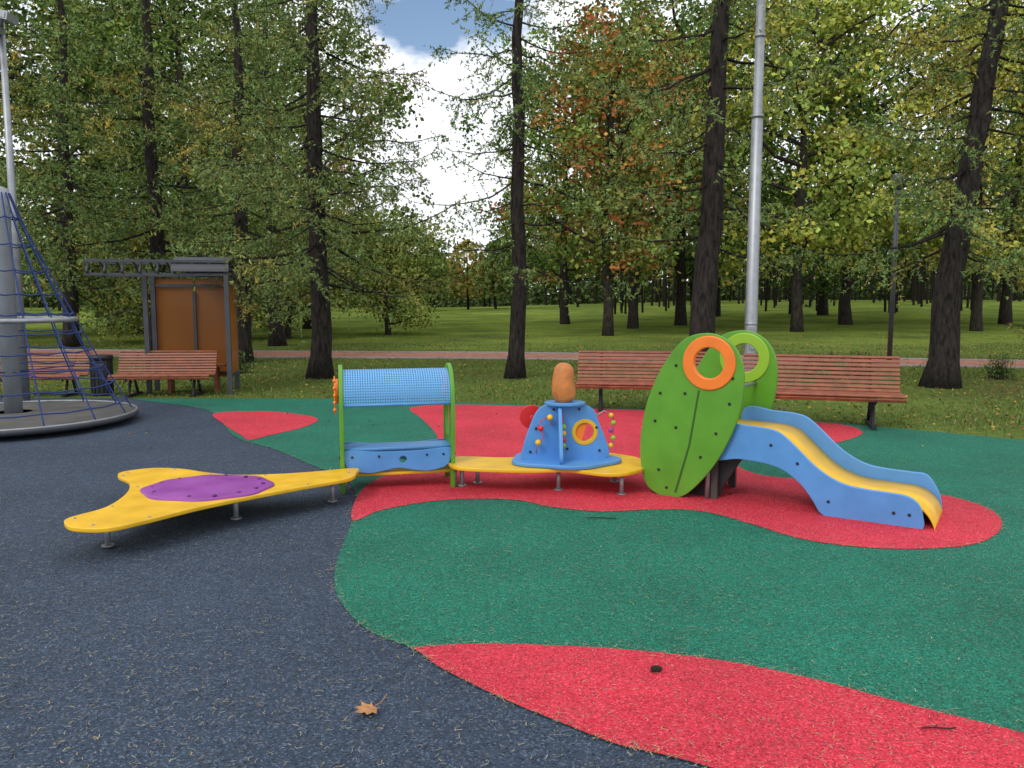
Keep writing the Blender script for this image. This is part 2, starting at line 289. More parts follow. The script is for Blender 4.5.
# ------------------------------------------------------------ play plank
def disc_bolts(g,pts,z,r=.014):
    for x,y in pts: g.tube([(x,y,z-.002),(x,y,z+.006),(x,y,z+.010)],[r,r,r*.6],10,0)
def play_plank():
    e=empty('balance_plank')
    o=smooth_poly([(-3.14,6.36),(-2.96,6.5),(-2.7,6.46),(-2.48,6.34),(-2.2,6.24),(-1.88,6.27),(-1.6,6.36),(-1.30,6.50),(-1.26,6.36),(-1.28,6.12),(-1.55,5.86),(-1.79,5.62),(-2.1,5.27),(-2.32,4.93),(-2.47,4.76),(-2.67,4.77),(-2.79,4.88),(-2.82,5.0),(-2.72,5.25),(-2.77,5.65),(-2.92,6.0),(-3.1,6.2)],8)
    plate('yellow_deck',[o],.03,M['yellow'],flat(.205),e,.006)
    c=np.array([-2.24,5.79]); 
    g=Geo(); R_=14; S_=72; V=[]
    for i in range(R_+1):
        rr=i/R_
        for k in range(S_):
            a=k*2*math.pi/S_; w=1+.025*math.sin(8*a)
            x=.46*rr*w*math.cos(a); y=.40*rr*w*math.sin(a); z=.232+.016*math.sin(10*x)*math.cos(11*y)*(1-rr**4)+.014*(1-rr**6)
            V.append((c[0]+x,c[1]+y,z))
    for k in range(S_):
        a=k*2*math.pi/S_; w=1+.025*math.sin(8*a); V.append((c[0]+.46*w*math.cos(a),c[1]+.40*w*math.sin(a),.2195))
    F=[[i*S_+k,i*S_+(k+1)%S_,(i+1)*S_+(k+1)%S_,(i+1)*S_+k] for i in range(R_+1) for k in range(S_)]
    g.add(V,F,0,True); g.obj('purple_pad',[M['purple']],e)
    g=Geo()
    for k in range(14): disc_bolts(g,[(c[0]+.39*math.cos(k*.4488+.2),c[1]+.335*math.sin(k*.4488+.2))],.238,.015)
    g.obj('pad_bolts',[mat('pad_hole',(.08,.015,.10),.5)],e)
    g=Geo()
    for x,y in((-2.62,5.05),(-2.01,5.70),(-1.42,6.2),(-2.85,6.25),(-2.3,6.1)):
        g.tube([(x,y,0),(x,y,.19)],.018,10); g.box((x,y,.184),(.12,.08,.01))
        g.tube([(x,y,.014),(x,y,.022)],.04,10)
    g.obj('legs',[M['steel']],e)
    g=Geo()
    for q in o[::13]:
        d=(np.array([-2.25,5.7])-q); d/=np.linalg.norm(d); disc_bolts(g,[q+d*.06],.219,.008)
    g.obj('deck_screws',[M['steel']],e)
play_plank()
# ------------------------------------------------------------ little hut
def hut():
    a=math.radians(12); e=empty('play_hut',(-1.40,6.5,0),a)
    out=smooth_poly([(0,.02),(.05,.0),(.10,.10),(.24,.16),(.38,.10),(.43,0),(.48,.02),(.50,.3),(.51,.6),(.49,.85),(.40,1.0),(.25,1.05),(.10,1.0),(0.0,.85),(-.02,.6),(-.01,.3)],6)
    hole=smooth_poly([(.10,.55),(.16,.44),(.25,.42),(.34,.44),(.40,.55),(.38,.70),(.25,.76),(.12,.70)],6)
    for nm,x in(('side_panel_l',0),('side_panel_r',.92)):
        plate(nm,[out,hole],.035,M['green'],frame((x,0,0),(0,1,0),(0,0,1)),e,.005)
    g=Geo(); n=18
    rows=[(.24+.245*math.cos(math.pi*(1.06-1.12*i/n)),.78+.235*math.sin(math.pi*(1.06-1.12*i/n))) for i in range(n+1)]
    xs=[.018,.902]; V=[(x,y,z) for y,z in rows for x in xs]; g.add(V,[[2*i,2*i+1,2*i+3,2*i+2] for i in range(n)],0,True)
    o=g.obj('perforated_roof',[M['perf']],e); uvl=o.data.uv_layers.new(name='UVMap')
    for p in o.data.polygons:
        for li in p.loop_indices:
            vi=o.data.loops[li].vertex_index; r_,c_=divmod(vi,2); uvl.data[li].uv=(c_*44, r_/n*36)
    g=Geo()
    for i in(0,n): g.tube([(x,rows[i][0],rows[i][1]) for x in(.0,.92)],.011,8)
    g.obj('roof_edge_tubes',[M['blue']],e)
    fo=smooth_poly([(.02,.35),(.3,.335),(.62,.335),(.90,.35),(.90,.27),(.86,.20),(.72,.165),(.60,.175),(.46,.20),(.32,.175),(.2,.165),(.06,.20),(.02,.27)],5)
    plate('counter_front',[fo,circ(.50,.265,.035,24)],.02,M['blue'],frame((0,.03,0),(1,0,0),(0,0,1)),e)
    plate('counter_back',[fo],.02,M['blue'],frame((0,.44,0),(1,0,0),(0,0,1)),e)
    plate('counter_seat',[[(.02,.03),(.90,.03),(.90,.27),(.02,.27)]],.022,M['blue'],flat(.362),e)
    plate('floor',[[(.02,.05),(.90,.05),(.90,.42),(.02,.42)]],.025,M['yellow'],flat(.145),e)
    plate('ring_l',[circ(.16,.84,.10),circ(.16,.84,.055)],.03,M['orange'],frame((-.035,0,0),(0,1,0),(0,0,1)),e)
    plate('ring_r',[circ(.27,.88,.11),circ(.27,.88,.06)],.03,M['orange'],frame((.885,0,0),(0,1,0),(0,0,1)),e)
    g=Geo()
    for z in(.7,.76,.82,.88,.94): g.tube([(-.05,.03,z-.015),(-.05,.03,z),(-.05,.03,z+.015)],[.008,.016,.008],10)
    g.tube([(-.05,.03,.66),(-.05,.03,.98)],.006,6)
    g.obj('bead_rod',[M['orange']],e)
    g=Geo()
    for x in(-.022,.942):
        for y,z in((.03,.3),(.45,.3),(.03,.8),(.46,.8),(.24,1.01),(.05,.08),(.43,.08)): g.tube([(x-.004,y,z),(x+.004,y,z)],.013,10)
    for x in(.08,.3,.7,.84):
        g.tube([(x,.018,.30),(x,.012,.30)],.010,10)
    g.obj('bolts',[M['black']],e)
    g=Geo()
    for x in(.0,.92):
        for y in(.03,.45): g.tube([(x+.02,y,0),(x+.02,y,.2)],.017,8)
    g.obj('feet',[M['steel']],e)
hut()
# ------------------------------------------------------------ activity table
def table():
    e=empty('activity_panel')
    dk=smooth_poly([(-.49,6.98),(-.02,6.95),(.44,7.19),(.8,7.2),(1.1,6.95),(1.12,6.62),(1.02,6.42),(.86,6.3),(.7,6.32),(.45,6.46),(.06,6.44),(-.47,6.56)],8)
    plate('yellow_deck',[dk],.03,M['yellow'],flat(.205),e,.006)
    t=np.arange(80)*2*math.pi/80; r=.42*(1+.06*np.cos(5*t+.6)); plate('blue_base',[np.c_[.45+r*np.cos(t)*1.08,6.76+r*.82*np.sin(t)]],.03,M['blue'],flat(.239),e,.006)
    A=smooth_poly([(-.36,0),(-.35,.12),(-.30,.27),(-.24,.40),(-.16,.455),(0,.465),(.16,.455),(.25,.40),(.29,.30),(.34,.18),(.38,.06),(.36,0),(.2,-.005),(-.2,-.005)],6)
    ax=(math.cos(.12),math.sin(.12),0)
    plate('panel',[A,circ(.17,.22,.095)],.03,M['blue'],frame((.45,6.74,.258),ax,(0,0,1)),e)
    B=smooth_poly([(-.28,0),(-.27,.15),(-.18,.34),(-.10,.44),(0,.46),(.10,.44),(.18,.34),(.27,.15),(.28,0),(0,-.005)],6)
    plate('cross_panel',[B],.03,M['blue'],frame((.40,6.76,.258),(-math.sin(.12)+.1,math.cos(.12),0),(0,0,1)),e)
    plate('ring',[circ(.17,.22,.108),circ(.17,.22,.084)],.04,M['yellow'],frame((.45,6.74,.258),ax,(0,0,1)),e)
    plate('half_moon',[[(.17+.08*math.cos(x),.22+.08*math.sin(x)) for x in np.linspace(1.3,4.4,20)]],.012,M['orange'],frame((.45,6.745,.258),ax,(0,0,1)),e)
    plate('top_plate',[circ(0,0,.17,40,.13)],.025,M['blue'],Matrix.Translation((.45,6.76,.725)),e)
    g=Geo(); pr=smooth_poly([(.0,.06),(.03,.088),(.08,.100),(.14,.099),(.20,.092),(.25,.086),(.29,.078),(.315,.06),(.33,.035),(.335,.002)],3,False)
    c=(.455,6.76)
    g.tube([(c[0]-.02*math.sin(z*9),c[1],.735+z) for z,_ in pr],[max(r_,.002) for _,r_ in pr],24)
    g.obj('drum_knob',[M['knob']],e)
    plate('red_wheel',[circ(0,0,.10),circ(0,0,.022)],.025,M['red'],frame((.17,6.88,.59),ax,(0,0,1)),e)
    g=Geo(); g.tube([(.17,6.86,.59),(.24,6.81,.57),(.28,6.76,.53)],.012,8); g.obj('wheel_arm',[M['red']],e)
    g=Geo(); F=frame((.45,6.74,.258),ax,(0,0,1))
    def P(x,z,d=-.05): v=F@Vector((x,z,-d)); return tuple(v)
    w=smooth_poly([P(-.25,.05,-.02),P(-.25,.1,-.07),P(-.2,.2,-.08),P(-.24,.3,-.07),P(-.16,.36,-.07),P(-.12,.3,-.06),P(-.12,.3,-.02)],5,False); g.tube(w,.004,6,0)
    w2=smooth_poly([P(-.03,.04,-.02),P(-.03,.06,-.08),P(-.03,.2,-.09),P(-.03,.36,-.08),P(-.03,.40,-.02)],5,False); g.tube(w2,.004,6,0)
    g.obj('bead_wires',[M['red']],e)
    g=Geo()
    def ball(p,r,mi):
        th=np.linspace(0,math.pi,9); g.tube([(p[0],p[1],p[2]+r*math.cos(x)) for x in th],[max(r*math.sin(x),.0005) for x in th],12,mi)
    for i,(q,mi) in enumerate([(P(-.03,.12,-.085),1),(P(-.03,.17,-.088),2),(P(-.03,.225,-.09),0),(P(-.03,.28,-.088),1),(P(-.24,.15,-.075),0),(P(-.22,.27,-.075),2),(P(-.14,.36,-.07),0)]): ball(q,.026,mi)
    for k in range(5): q=P(.40+.02*(k%2),.10+.065*k,-.01); ball(q,.022,[0,1,3,1,0][k])
    g.obj('beads',[M['yellow'],M['ygreen'],M['red'],M['purple']],e)
    g=Geo()
    for x,z in((-.3,.06),(.3,.06),(-.1,.42),(.12,.42),(-.25,.26),(.27,.26),(.02,.08)): g.tube([P(x,z,-.014),P(x,z,-.024)],.011,10)
    g.obj('bolts',[M['black']],e)
    g=Geo(); g.tube([P(.36,.04,0),P(.42,.1,0),P(.42,.36,0),P(.34,.4,0),P(.24,.34,0)],.005,6); g.obj('side_wire',[M['steel']],e)
    g=Geo()
    for x,y in((-.43,6.75),(.39,6.6),(-.3,6.85),(.9,6.9),(.9,6.45)):
        g.tube([(x,y,0),(x,y,.19)],.018,10); g.tube([(x,y,.013),(x,y,.02)],.04,10); g.box((x,y,.184),(.1,.08,.01))
    g.obj('legs',[M['steel']],e)
table()
# ------------------------------------------------------------ slide tower
def slide():
    e=empty('toddler_slide'); d=np.array([.839,-.544,0]); n=np.array([.544,.839,0]); P0=np.array([2.86,5.45,0])
    def Fr(off,ds=0,dz=0):
        o=P0+n*off+d*ds; return frame((o[0],o[1],dz),tuple(d),(0,0,1))
    leaf=[(1.87,0.0),(2.02,.07),(2.08,.23),(2.09,.48),(2.04,.76),(1.94,1.01),(1.81,1.21),(1.69,1.31),(1.52,1.335),(1.37,1.27),(1.28,1.13),(1.26,.93),(1.29,.72),(1.38,.48),(1.5,.27),(1.66,.08),(1.77,.01)]
    lo=smooth_poly([(-s,z) for s,z in leaf],8)
    ring=(-1.53,1.11)
    for nm,off,ds in(('front_panel',-.055,0),('rear_panel',.66,.06)):
        plate(nm,[lo,circ(ring[0],ring[1],.14)],.035,M['green'],Fr(off,ds,.0),e,.006)
        plate(nm+'_ring',[circ(ring[0],ring[1],.205),circ(ring[0],ring[1],.13)],.05,M['orange'] if nm=='front_panel' else M['ygreen'],Fr(off-.006,ds,.0),e,.008)
    seam=[(-1.60,.89),(-1.612,.89),(-1.68,.45),(-1.79,.05),(-1.775,.05),(-1.668,.45)]
    plate('panel_seam',[seam],.004,M['seam'],Fr(-.0745),e,.001)
    g=Geo(); nn=Vector(n)
    def bolt(s,z,off,r=.014):
        p=P0-d*s+n*off+np.array([0,0,z]); g.tube([p,p-n*.006,p-n*.012],[r,r,r*.6],10)
    for s,z in((1.72,.86),(1.80,1.08),(1.36,.80),(1.46,.56),(1.58,.36),(1.79,.58),(1.97,.62),(1.93,.85),(1.93,.22),(1.86,.08),(1.34,1.0)): bolt(s,z,-.072,.012)
    for s,z in((.08,.1),(.18,.1),(.62,.12),(.85,.38),(1.05,.5)): bolt(s,z,-.012,.012)
    g.obj('bolts',[M['black']],e)
    W=.60
    side=[(1.50,.36),(1.50,.63),(1.25,.63),(1.08,.62),(.98,.59),(.86,.49),(.74,.38),(.62,.30),(.5,.255),(.36,.24),(.2,.235),(.1,.225),(.03,.18),(.0,.10),(.0,.01),(.12,.0),(.35,.0),(.58,.0),(.67,.03),(.73,.12),(.82,.23),(.95,.32),(1.1,.36),(1.3,.37)]
    so=smooth_poly([(-s,z) for s,z in side],5)
    sf=smooth_poly([(-s,z+(.05 if z>.2 and (z>.6 or s<.75 or (s,z) in((.98,.59),(.86,.49))) and not (z<.37 and s>.8) else 0)) for s,z in side],5)
    plate('side_board_near',[so],.028,M['blue'],Fr(0),e,.006); plate('side_board_far',[sf],.028,M['blue'],Fr(W,.06),e,.006)
    prof=smooth_poly([(1.6,.59),(1.25,.59),(1.08,.58),(.97,.545),(.86,.45),(.74,.34),(.62,.262),(.5,.22),(.36,.205),(.2,.2),(.1,.195),(.02,.165),(-.04,.11),(-.075,.04),(-.08,.01)],5,False)
    g=Geo(); V=[]; m_=len(prof)
    for off in(.016,W-.016):
        for th in(0,-.02):
            for s,z in prof: V.append(P0-d*s+n*off+np.array([0,0,z+th]))
    F=[]
    for i in range(m_-1):
        F+=[[i,i+1,2*m_+i+1,2*m_+i],[m_+i,3*m_+i,3*m_+i+1,m_+i+1],[i,m_+i,m_+i+1,i+1],[2*m_+i,2*m_+i+1,3*m_+i+1,3*m_+i]]
    g.add(V,F,0,True); o=g.obj('chute',[M['yellow']],e)
    g=Geo(); R=np.array([[d[0],n[0],0],[d[1],n[1],0],[0,0,1]])
    def bx(s,off,z,sz,mi): g.box(P0-d*s+n*off+np.array([0,0,z]),sz,mi,R)
    bx(1.72,.29,.485,(.42,.62,.025),1)
    bx(1.9,.29,.33,(.14,.62,.025),0); bx(1.98,.29,.17,(.14,.62,.025),0)
    bx(1.5,.05,.23,(.05,.04,.46),0); bx(1.5,.52,.23,(.05,.04,.46),0); bx(1.6,.29,.30,(.02,.56,.3),0)
    g.obj('platform_steps',[M['deckwood'],M['yellow']],e)
    pl=[(-1.78,.02),(-1.5,.02),(-1.44,.12),(-1.3,.40),(-1.5,.46),(-1.7,.3)]
    plate('under_support',[smooth_poly(pl,5)],.03,M['black'],Fr(.10),e)
    g=Geo()
    for s,off in((1.55,0.02),(1.55,.60),(1.9,.02),(1.9,.60)):
        p=P0-d*s+n*off; g.tube([p,p+np.array([0,0,.48])],.02,10)
    for s in(1.42,1.95):
        a=P0-d*s+np.array([0,0,.9]); g.tube([a-n*.05,a+n*.65+d*.05],.016,10)
    g.obj('frame_tubes',[M['steel']],e)
slide()
# ------------------------------------------------------------ benches
def bench(loc,rot,L=1.8,s=1.0):
    e=empty('park_bench',loc,rot); e.scale=(1,s,s)
    pr=smooth_poly([(-.34,.36),(-.36,.41),(-.30,.45),(-.15,.435),(.02,.42),(.12,.46),(.18,.58),(.24,.74),(.30,.87),(.34,.90)],10,False)
    seg=np.r_[0,np.cumsum(np.linalg.norm(np.diff(pr,axis=0),axis=1))]; g=Geo(); N_=18
    for i in range(N_):
        t=(i+.5)/N_*seg[-1]; y=np.interp(t,seg,pr[:,0]); z=np.interp(t,seg,pr[:,1]); y2=np.interp(t+.01,seg,pr[:,0]); z2=np.interp(t+.01,seg,pr[:,1])
        an=math.atan2(z2-z,y2-y); j=rng.uniform(-.004,.004)
        g.box((j,y,z),(L,.044,.026),0,Matrix.Rotation(an,3,'X'))
    o=g.obj('slats',[M['wood']],e); bv=o.modifiers.new('b','BEVEL'); bv.width=.006; bv.segments=2
    g=Geo()
    pr2=np.array([(y+.02*0,z-.028) for y,z in pr])
    for x in(-L*.32,L*.32):
        g.tube([(x,y+.018*(z>.46),z) for y,z in pr2],.018,6)
        g.tube([(x,-.30,.015),(x,-.24,.05),(x,-.12,.40)],.025,6); g.tube([(x,.30,.015),(x,.22,.05),(x,.06,.38)],.025,6)
        g.box((x,0,.03),(.06,.72,.05))
    g.tube([(-L*.32,0,.36),(L*.32,0,.36)],.02,6)
    g.obj('frame',[M['black']],e)
bench((1.92,11.55,.01),math.radians(-8),1.95,.92)
bench((3.95,10.2,.01),math.radians(-17),1.92,.96)
bench((-5.82,13.35,0),math.radians(4),1.62,.82)
bench((-7.9,13.35,0),math.radians(4),1.5,.80)
# ------------------------------------------------------------ poles
g=Geo(); X=3.80; g.tube([(X,12.75,0),(X,12.75,.4),(X,12.75,4.4),(X,12.75,4.41),(X,12.75,11)],[.105,.10,.085,.072,.055],20); g.tube([(X,12.75,0),(X,12.75,.02)],.2,20)
for z in(1.2,4.4,5.6): g.tube([(X,12.75,z),(X,12.75,z+.05)],.098 if z<5 else .08,16)
g.box((X,12.64,1.0),(.1,.02,.35)); g.obj('floodlight_pole',[M['steel']])
g=Geo(); X,Y=9.55,20.2; g.tube([(X,Y,0),(X,Y,4.4)],.06,10); g.tube([(X,Y,4.3),(X,Y,4.42),(X,Y,4.5),(X,Y,4.65),(X,Y,4.7)],[.06,.08,.13,.14,.05],16); g.obj('park_lamp_post',[M['dgrey']])
e=empty('street_lamp',(-7.66,12.5,0)); g=Geo(); g.tube([(0,0,0),(0,0,3),(0,0,5.8)],[.07,.055,.04],12); g.tube([(0,0,5.6),(.06,-.1,5.72),(.1,-.15,5.75)],.03,8); g.obj('pole',[M['steel']],e)
g=Geo(); R1=np.array(Matrix.Rotation(.25,3,'Y')); g.box((.12,-.15,5.78),(.30,.28,.12),0,R1); g.box((.12,-.295,5.78),(.24,.01,.08),0,R1); g.box((-.06,-.12,5.62),(.22,.26,.10),0,R1); g.obj('floodlight_heads',[M['steel']],e)
# ------------------------------------------------------------ rope climbing net
def net():
    e=empty('rope_climbing_net',(-6.38,10.15,0)); e.scale=(.835,.835,.985)
    g=Geo(); g.tube([(0,0,0),(0,0,2.8),(0,0,3.02),(0,0,3.05)],[.125,.125,.125,.03],24); g.obj('mast',[M['mast']],e)
    g=Geo(); th=np.arange(64)*2*math.pi/64; C,S=np.cos(th),np.sin(th)
    def ringp(r,z): return np.c_[r*C,r*S,np.full(64,z)]
    V=np.concatenate([ringp(1.70,.13),ringp(1.5,.13),ringp(.25,.18)]); F=[]
    for a in range(2):
        for j in range(64): F.append([a*64+j,a*64+(j+1)%64,(a+1)*64+(j+1)%64,(a+1)*64+j])
    g.add(V,F,0,True)
    V=np.concatenate([ringp(1.72,.145),ringp(1.74,.13),ringp(1.74,.09),ringp(1.6,.05),ringp(.3,.05)]); F=[]
    for a in range(4):
        for j in range(64): F.append([a*64+j,(a+1)*64+j,(a+1)*64+(j+1)%64,a*64+(j+1)%64])
    g.add(V,F,1,True); g.tube(ringp(1.71,.14),.016,8,2,closed=True)
    g.obj('rotating_disc',[M['disc'],M['dgrey'],M['steel']],e)
    g=Geo(); g.tube(ringp(.92,1.37),.032,8,0,closed=True); g.obj('hoop',[M['steel']],e)
    prof=[(.13,2.97),(.30,2.55),(.53,2.1),(.74,1.7),(.92,1.37),(1.08,1.05),(1.26,.75),(1.45,.45),(1.64,.15)]
    pi=smooth_poly(prof,4,False); g=Geo(); nm=14
    for k in range(nm):
        a=k*2*math.pi/nm+.1; g.tube([(r*math.cos(a),r*math.sin(a),z) for r,z in pi],.0105,6)
    lv=pi[3::3]
    for r,z in lv:
        pts=[]
        for k in range(nm):
            a=k*2*math.pi/nm+.1; pts.append((r*math.cos(a),r*math.sin(a),z)); a+=math.pi/nm; pts.append((r*.96*math.cos(a),r*.96*math.sin(a),z-.02))
        g.tube(pts,.010,6,closed=True)
    for k in range(6):
        a=k*math.pi/3+.3; g.tube([(.12*math.cos(a),.12*math.sin(a),1.38),(.92*math.cos(a),.92*math.sin(a),1.37)],.010,6)
        g.tube([(.12*math.cos(a),.12*math.sin(a),.7),(1.28*math.cos(a),1.28*math.sin(a),.7)],.009,6)
    g.obj('ropes',[M['rope']],e)
    g=Geo()
    for r,z in lv[::2]:
        for k in range(nm):
            a=k*2*math.pi/nm+.1; g.tube([(r*math.cos(a),r*math.sin(a),z-.015),(r*math.cos(a),r*math.sin(a),z+.015)],.016,6)
    g.obj('rope_clamps',[M['rope']],e)
net()
# ------------------------------------------------------------ shelter
def shelter():
    OX,OY=-4.80,13.55
    e=empty('park_shelter',(OX,OY,0),math.radians(11)); g=Geo(); x0,x1,xc=-1.36,0,-2.15; yf,yb=0,.85
    for x,y in((x1,yf),(x1,yb),(x0,yb),(x0,yf+.3)): g.box((x,y,1.05),(.075,.075,2.1))
    for z in(2.02,2.24):
        g.box(((xc+x1)/2,yf,z),(x1-xc+.1,.05,.045)); g.box(((xc+x1)/2,yb,z),(x1-xc+.1,.05,.045))
    for x in np.arange(xc,x1+.05,.2687):
        g.box((x,yf,2.13),(.03,.03,.18))
        an=np.linspace(0,math.pi,14); g.tube([(x,(yf+yb)/2-.47*math.cos(a),2.04+.24*math.sin(a)) for a in an],.022,4)
    g.box((xc,(yf+yb)/2,2.03),(.04,yb-yf-.06,.045)); g.box((x1,(yf+yb)/2,2.13),(.04,yb-yf-.08,.045))
    for z in(.3,1.85): g.box(((x0+x1)/2,yb,z),(x1-x0-.08,.04,.05)); g.box((x1,(yf+yb)/2,z),(.04,yb-yf-.08,.05))
    g.box(((x0+x1)/2,yb,1.05),(.05,.05,1.4))
    g.obj('frame',[M['dgrey']],e)
    g=Geo(); g.box(((x0+x1)/2-.34,yb+.035,1.1),(.64,.012,1.75)); g.box(((x0+x1)/2+.34,yb+.035,1.1),(.64,.012,1.75)); g.box((x1+.03,(yf+yb)/2,1.1),(.012,.7,1.5)); g.obj('amber_panels',[M['amber']],e)
    g=Geo(); V=[];an=np.linspace(0,math.pi,20)
    for x in(x0+.5,x1+.05):
        for a in an: V.append((x,(yf+yb)/2-.50*math.cos(a),2.07+.26*math.sin(a)))
    g.add(V,[[i,i+1,i+21,i+20] for i in range(19)],0,True); g.obj('vault_roof',[M['dgrey']],e)
    g=Geo(); g.box(((x0+x1)/2,yb-.3,.46),(1.1,.35,.04)); g.box((x0+.3,yb-.3,.22),(.06,.3,.44)); g.box((x1-.3,yb-.3,.22),(.06,.3,.44)); g.obj('seat',[M['wood']],e)
shelter()
g=Geo(); g.tube([(0,0,0),(0,0,.05),(0,0,.6),(0,0,.62)],[.15,.16,.17,.15],16); g.tube([(0,0,.6),(0,0,.68)],.185,16)
for k in range(16): a=k*math.pi/8; g.box((.168*math.cos(a),.168*math.sin(a),.33),(.012,.045,.55),0,Matrix.Rotation(a,3,'Z'))
g.obj('litter_bin',[M['black']],loc=(-6.9,13.4,0))
# ------------------------------------------------------------ trees
def nrm(v): return v/(np.linalg.norm(v,axis=-1,keepdims=True)+1e-9)
def larch_mesh(name,seed,H,R,h0,r0,dens=1.,lean=(0,0),nb=95,yellow=.15,bare=3.2,sp=.06,nl=.075,nw=.0145):
    global rng; rng=np.random.default_rng(seed); g=Geo(); z=np.linspace(0,H,26)
    wx=np.cumsum(rng.normal(0,.025,26)); wy=np.cumsum(rng.normal(0,.025,26)); tx=wx+lean[0]*(z/6); ty=wy+lean[1]*(z/6)
    tr=r0*(1-z/H)**.8+.015; tr[0]*=1.45; tr[1]*=1.02
    zz=z.copy(); zz[0]=-.05; g.tube(np.c_[tx,ty,zz],tr,14,0)
    A=[];B=[];S=[]
    for i in range(nb):
        h=h0+(H-h0-.3)*(i/nb)**1.05+rng.normal(0,.1); az=i*2.399+rng.normal(0,.3)
        L=R*(1-(h/H)**1.6)*rng.uniform(.6,1.2)+.25
        if h<bare: L*=rng.uniform(.5,1.05)
        b0=np.array([np.interp(h,z,tx),np.interp(h,z,ty),h]); t=np.linspace(0,1,8)
        dr=np.array([math.cos(az),math.sin(az),0]); sd=np.array([-dr[1],dr[0],0]); bend=rng.normal(0,.22)
        dz=-.42*L*t*rng.uniform(.3,1.3)+.30*L*t**2.5+rng.normal(0,.02,8)
        p=b0+dr*(L*t)[:,None]+sd*(bend*L*t**2)[:,None]; p[:,2]+=dz
        g.tube(p,(.008+.009*L)*(1-t*.85),3,0,cap=False)
        full=1. if h>bare+.6 else rng.choice([.15,.5,.9])
        m_=int(12*L*dens*full)+2
        tt=rng.uniform(.12,1,m_)**.85; q=np.stack([np.interp(tt,t,p[:,k]) for k in range(3)],1)
        side=rng.choice([-1,1],m_)[:,None]*sd+dr*rng.uniform(.2,.9,m_)[:,None]; side[:,2]+=rng.normal(-.35,.35,m_)
        tl=(rng.uniform(.25,.8,m_)*(1.15-tt)*min(L,2.2)*.62+.15)[:,None]; e1=q+nrm(side)*tl; e1[:,2]-=(tl[:,0]**2)*.45
        A.append(q);B.append(e1);S.append(np.ones(m_,bool))
        k_=int(m_*1.4); idx=rng.integers(0,m_,k_); f=rng.uniform(.3,.9,k_)[:,None]; q2=q[idx]*(1-f)+e1[idx]*f
        dd=rng.normal(0,1,(k_,3)); dd[:,2]-=1.0; A.append(q2); B.append(q2+nrm(dd)*rng.uniform(.12,.38,(k_,1))); S.append(np.zeros(k_,bool))
        A.append(p[3:7]);B.append(p[4:8]);S.append(np.zeros(4,bool))
    A=np.concatenate(A);B=np.concatenate(B);S=np.concatenate(S); g.strips(A[S],B[S],.006,2)
    ln=np.linalg.norm(B-A,axis=1); cnt=np.maximum((ln/sp).astype(int),2); idx=np.repeat(np.arange(len(A)),cnt); f=rng.uniform(0.05,1.03,len(idx))[:,None]
    T=A[idx]*(1-f)+B[idx]*f; n=len(T); K=2
    C=np.repeat(T,K,0); d=nrm(rng.normal(0,1,(n*K,3))+np.repeat(nrm(B[idx]-A[idx])*.5,K,0)); l=rng.uniform(nl*.6,nl*1.2,(n*K,1)); s=nrm(np.cross(d,rng.normal(0,1,(n*K,3))))*nw
    V=np.stack([C-s,C+s,C+d*l],1).reshape(-1,3)
    tw=rng.random(len(A)); sh=np.sin(A[:,0]*1.7+seed)+np.sin(A[:,2]*1.3)+np.sin(A[:,1]*1.9)
    gcol=np.array([.155,.25,.088]); ycol=np.array([.46,.36,.08]); y=np.clip((tw<yellow*.5)*.5+np.clip(sh-1.3,0,1)*yellow*2+rng.uniform(0,.15,len(A)),0,1)[:,None]
    cc=gcol*(1-y)+ycol*y; cc=cc*rng.uniform(.6,1.35,(len(A),1)); col=np.repeat(cc[idx],3*K,0)
    g.add(V,np.arange(n*K*3).reshape(-1,3),1,False,col)
    return g.mesh(name,[M['bark'],M['needle'],M['twig']])
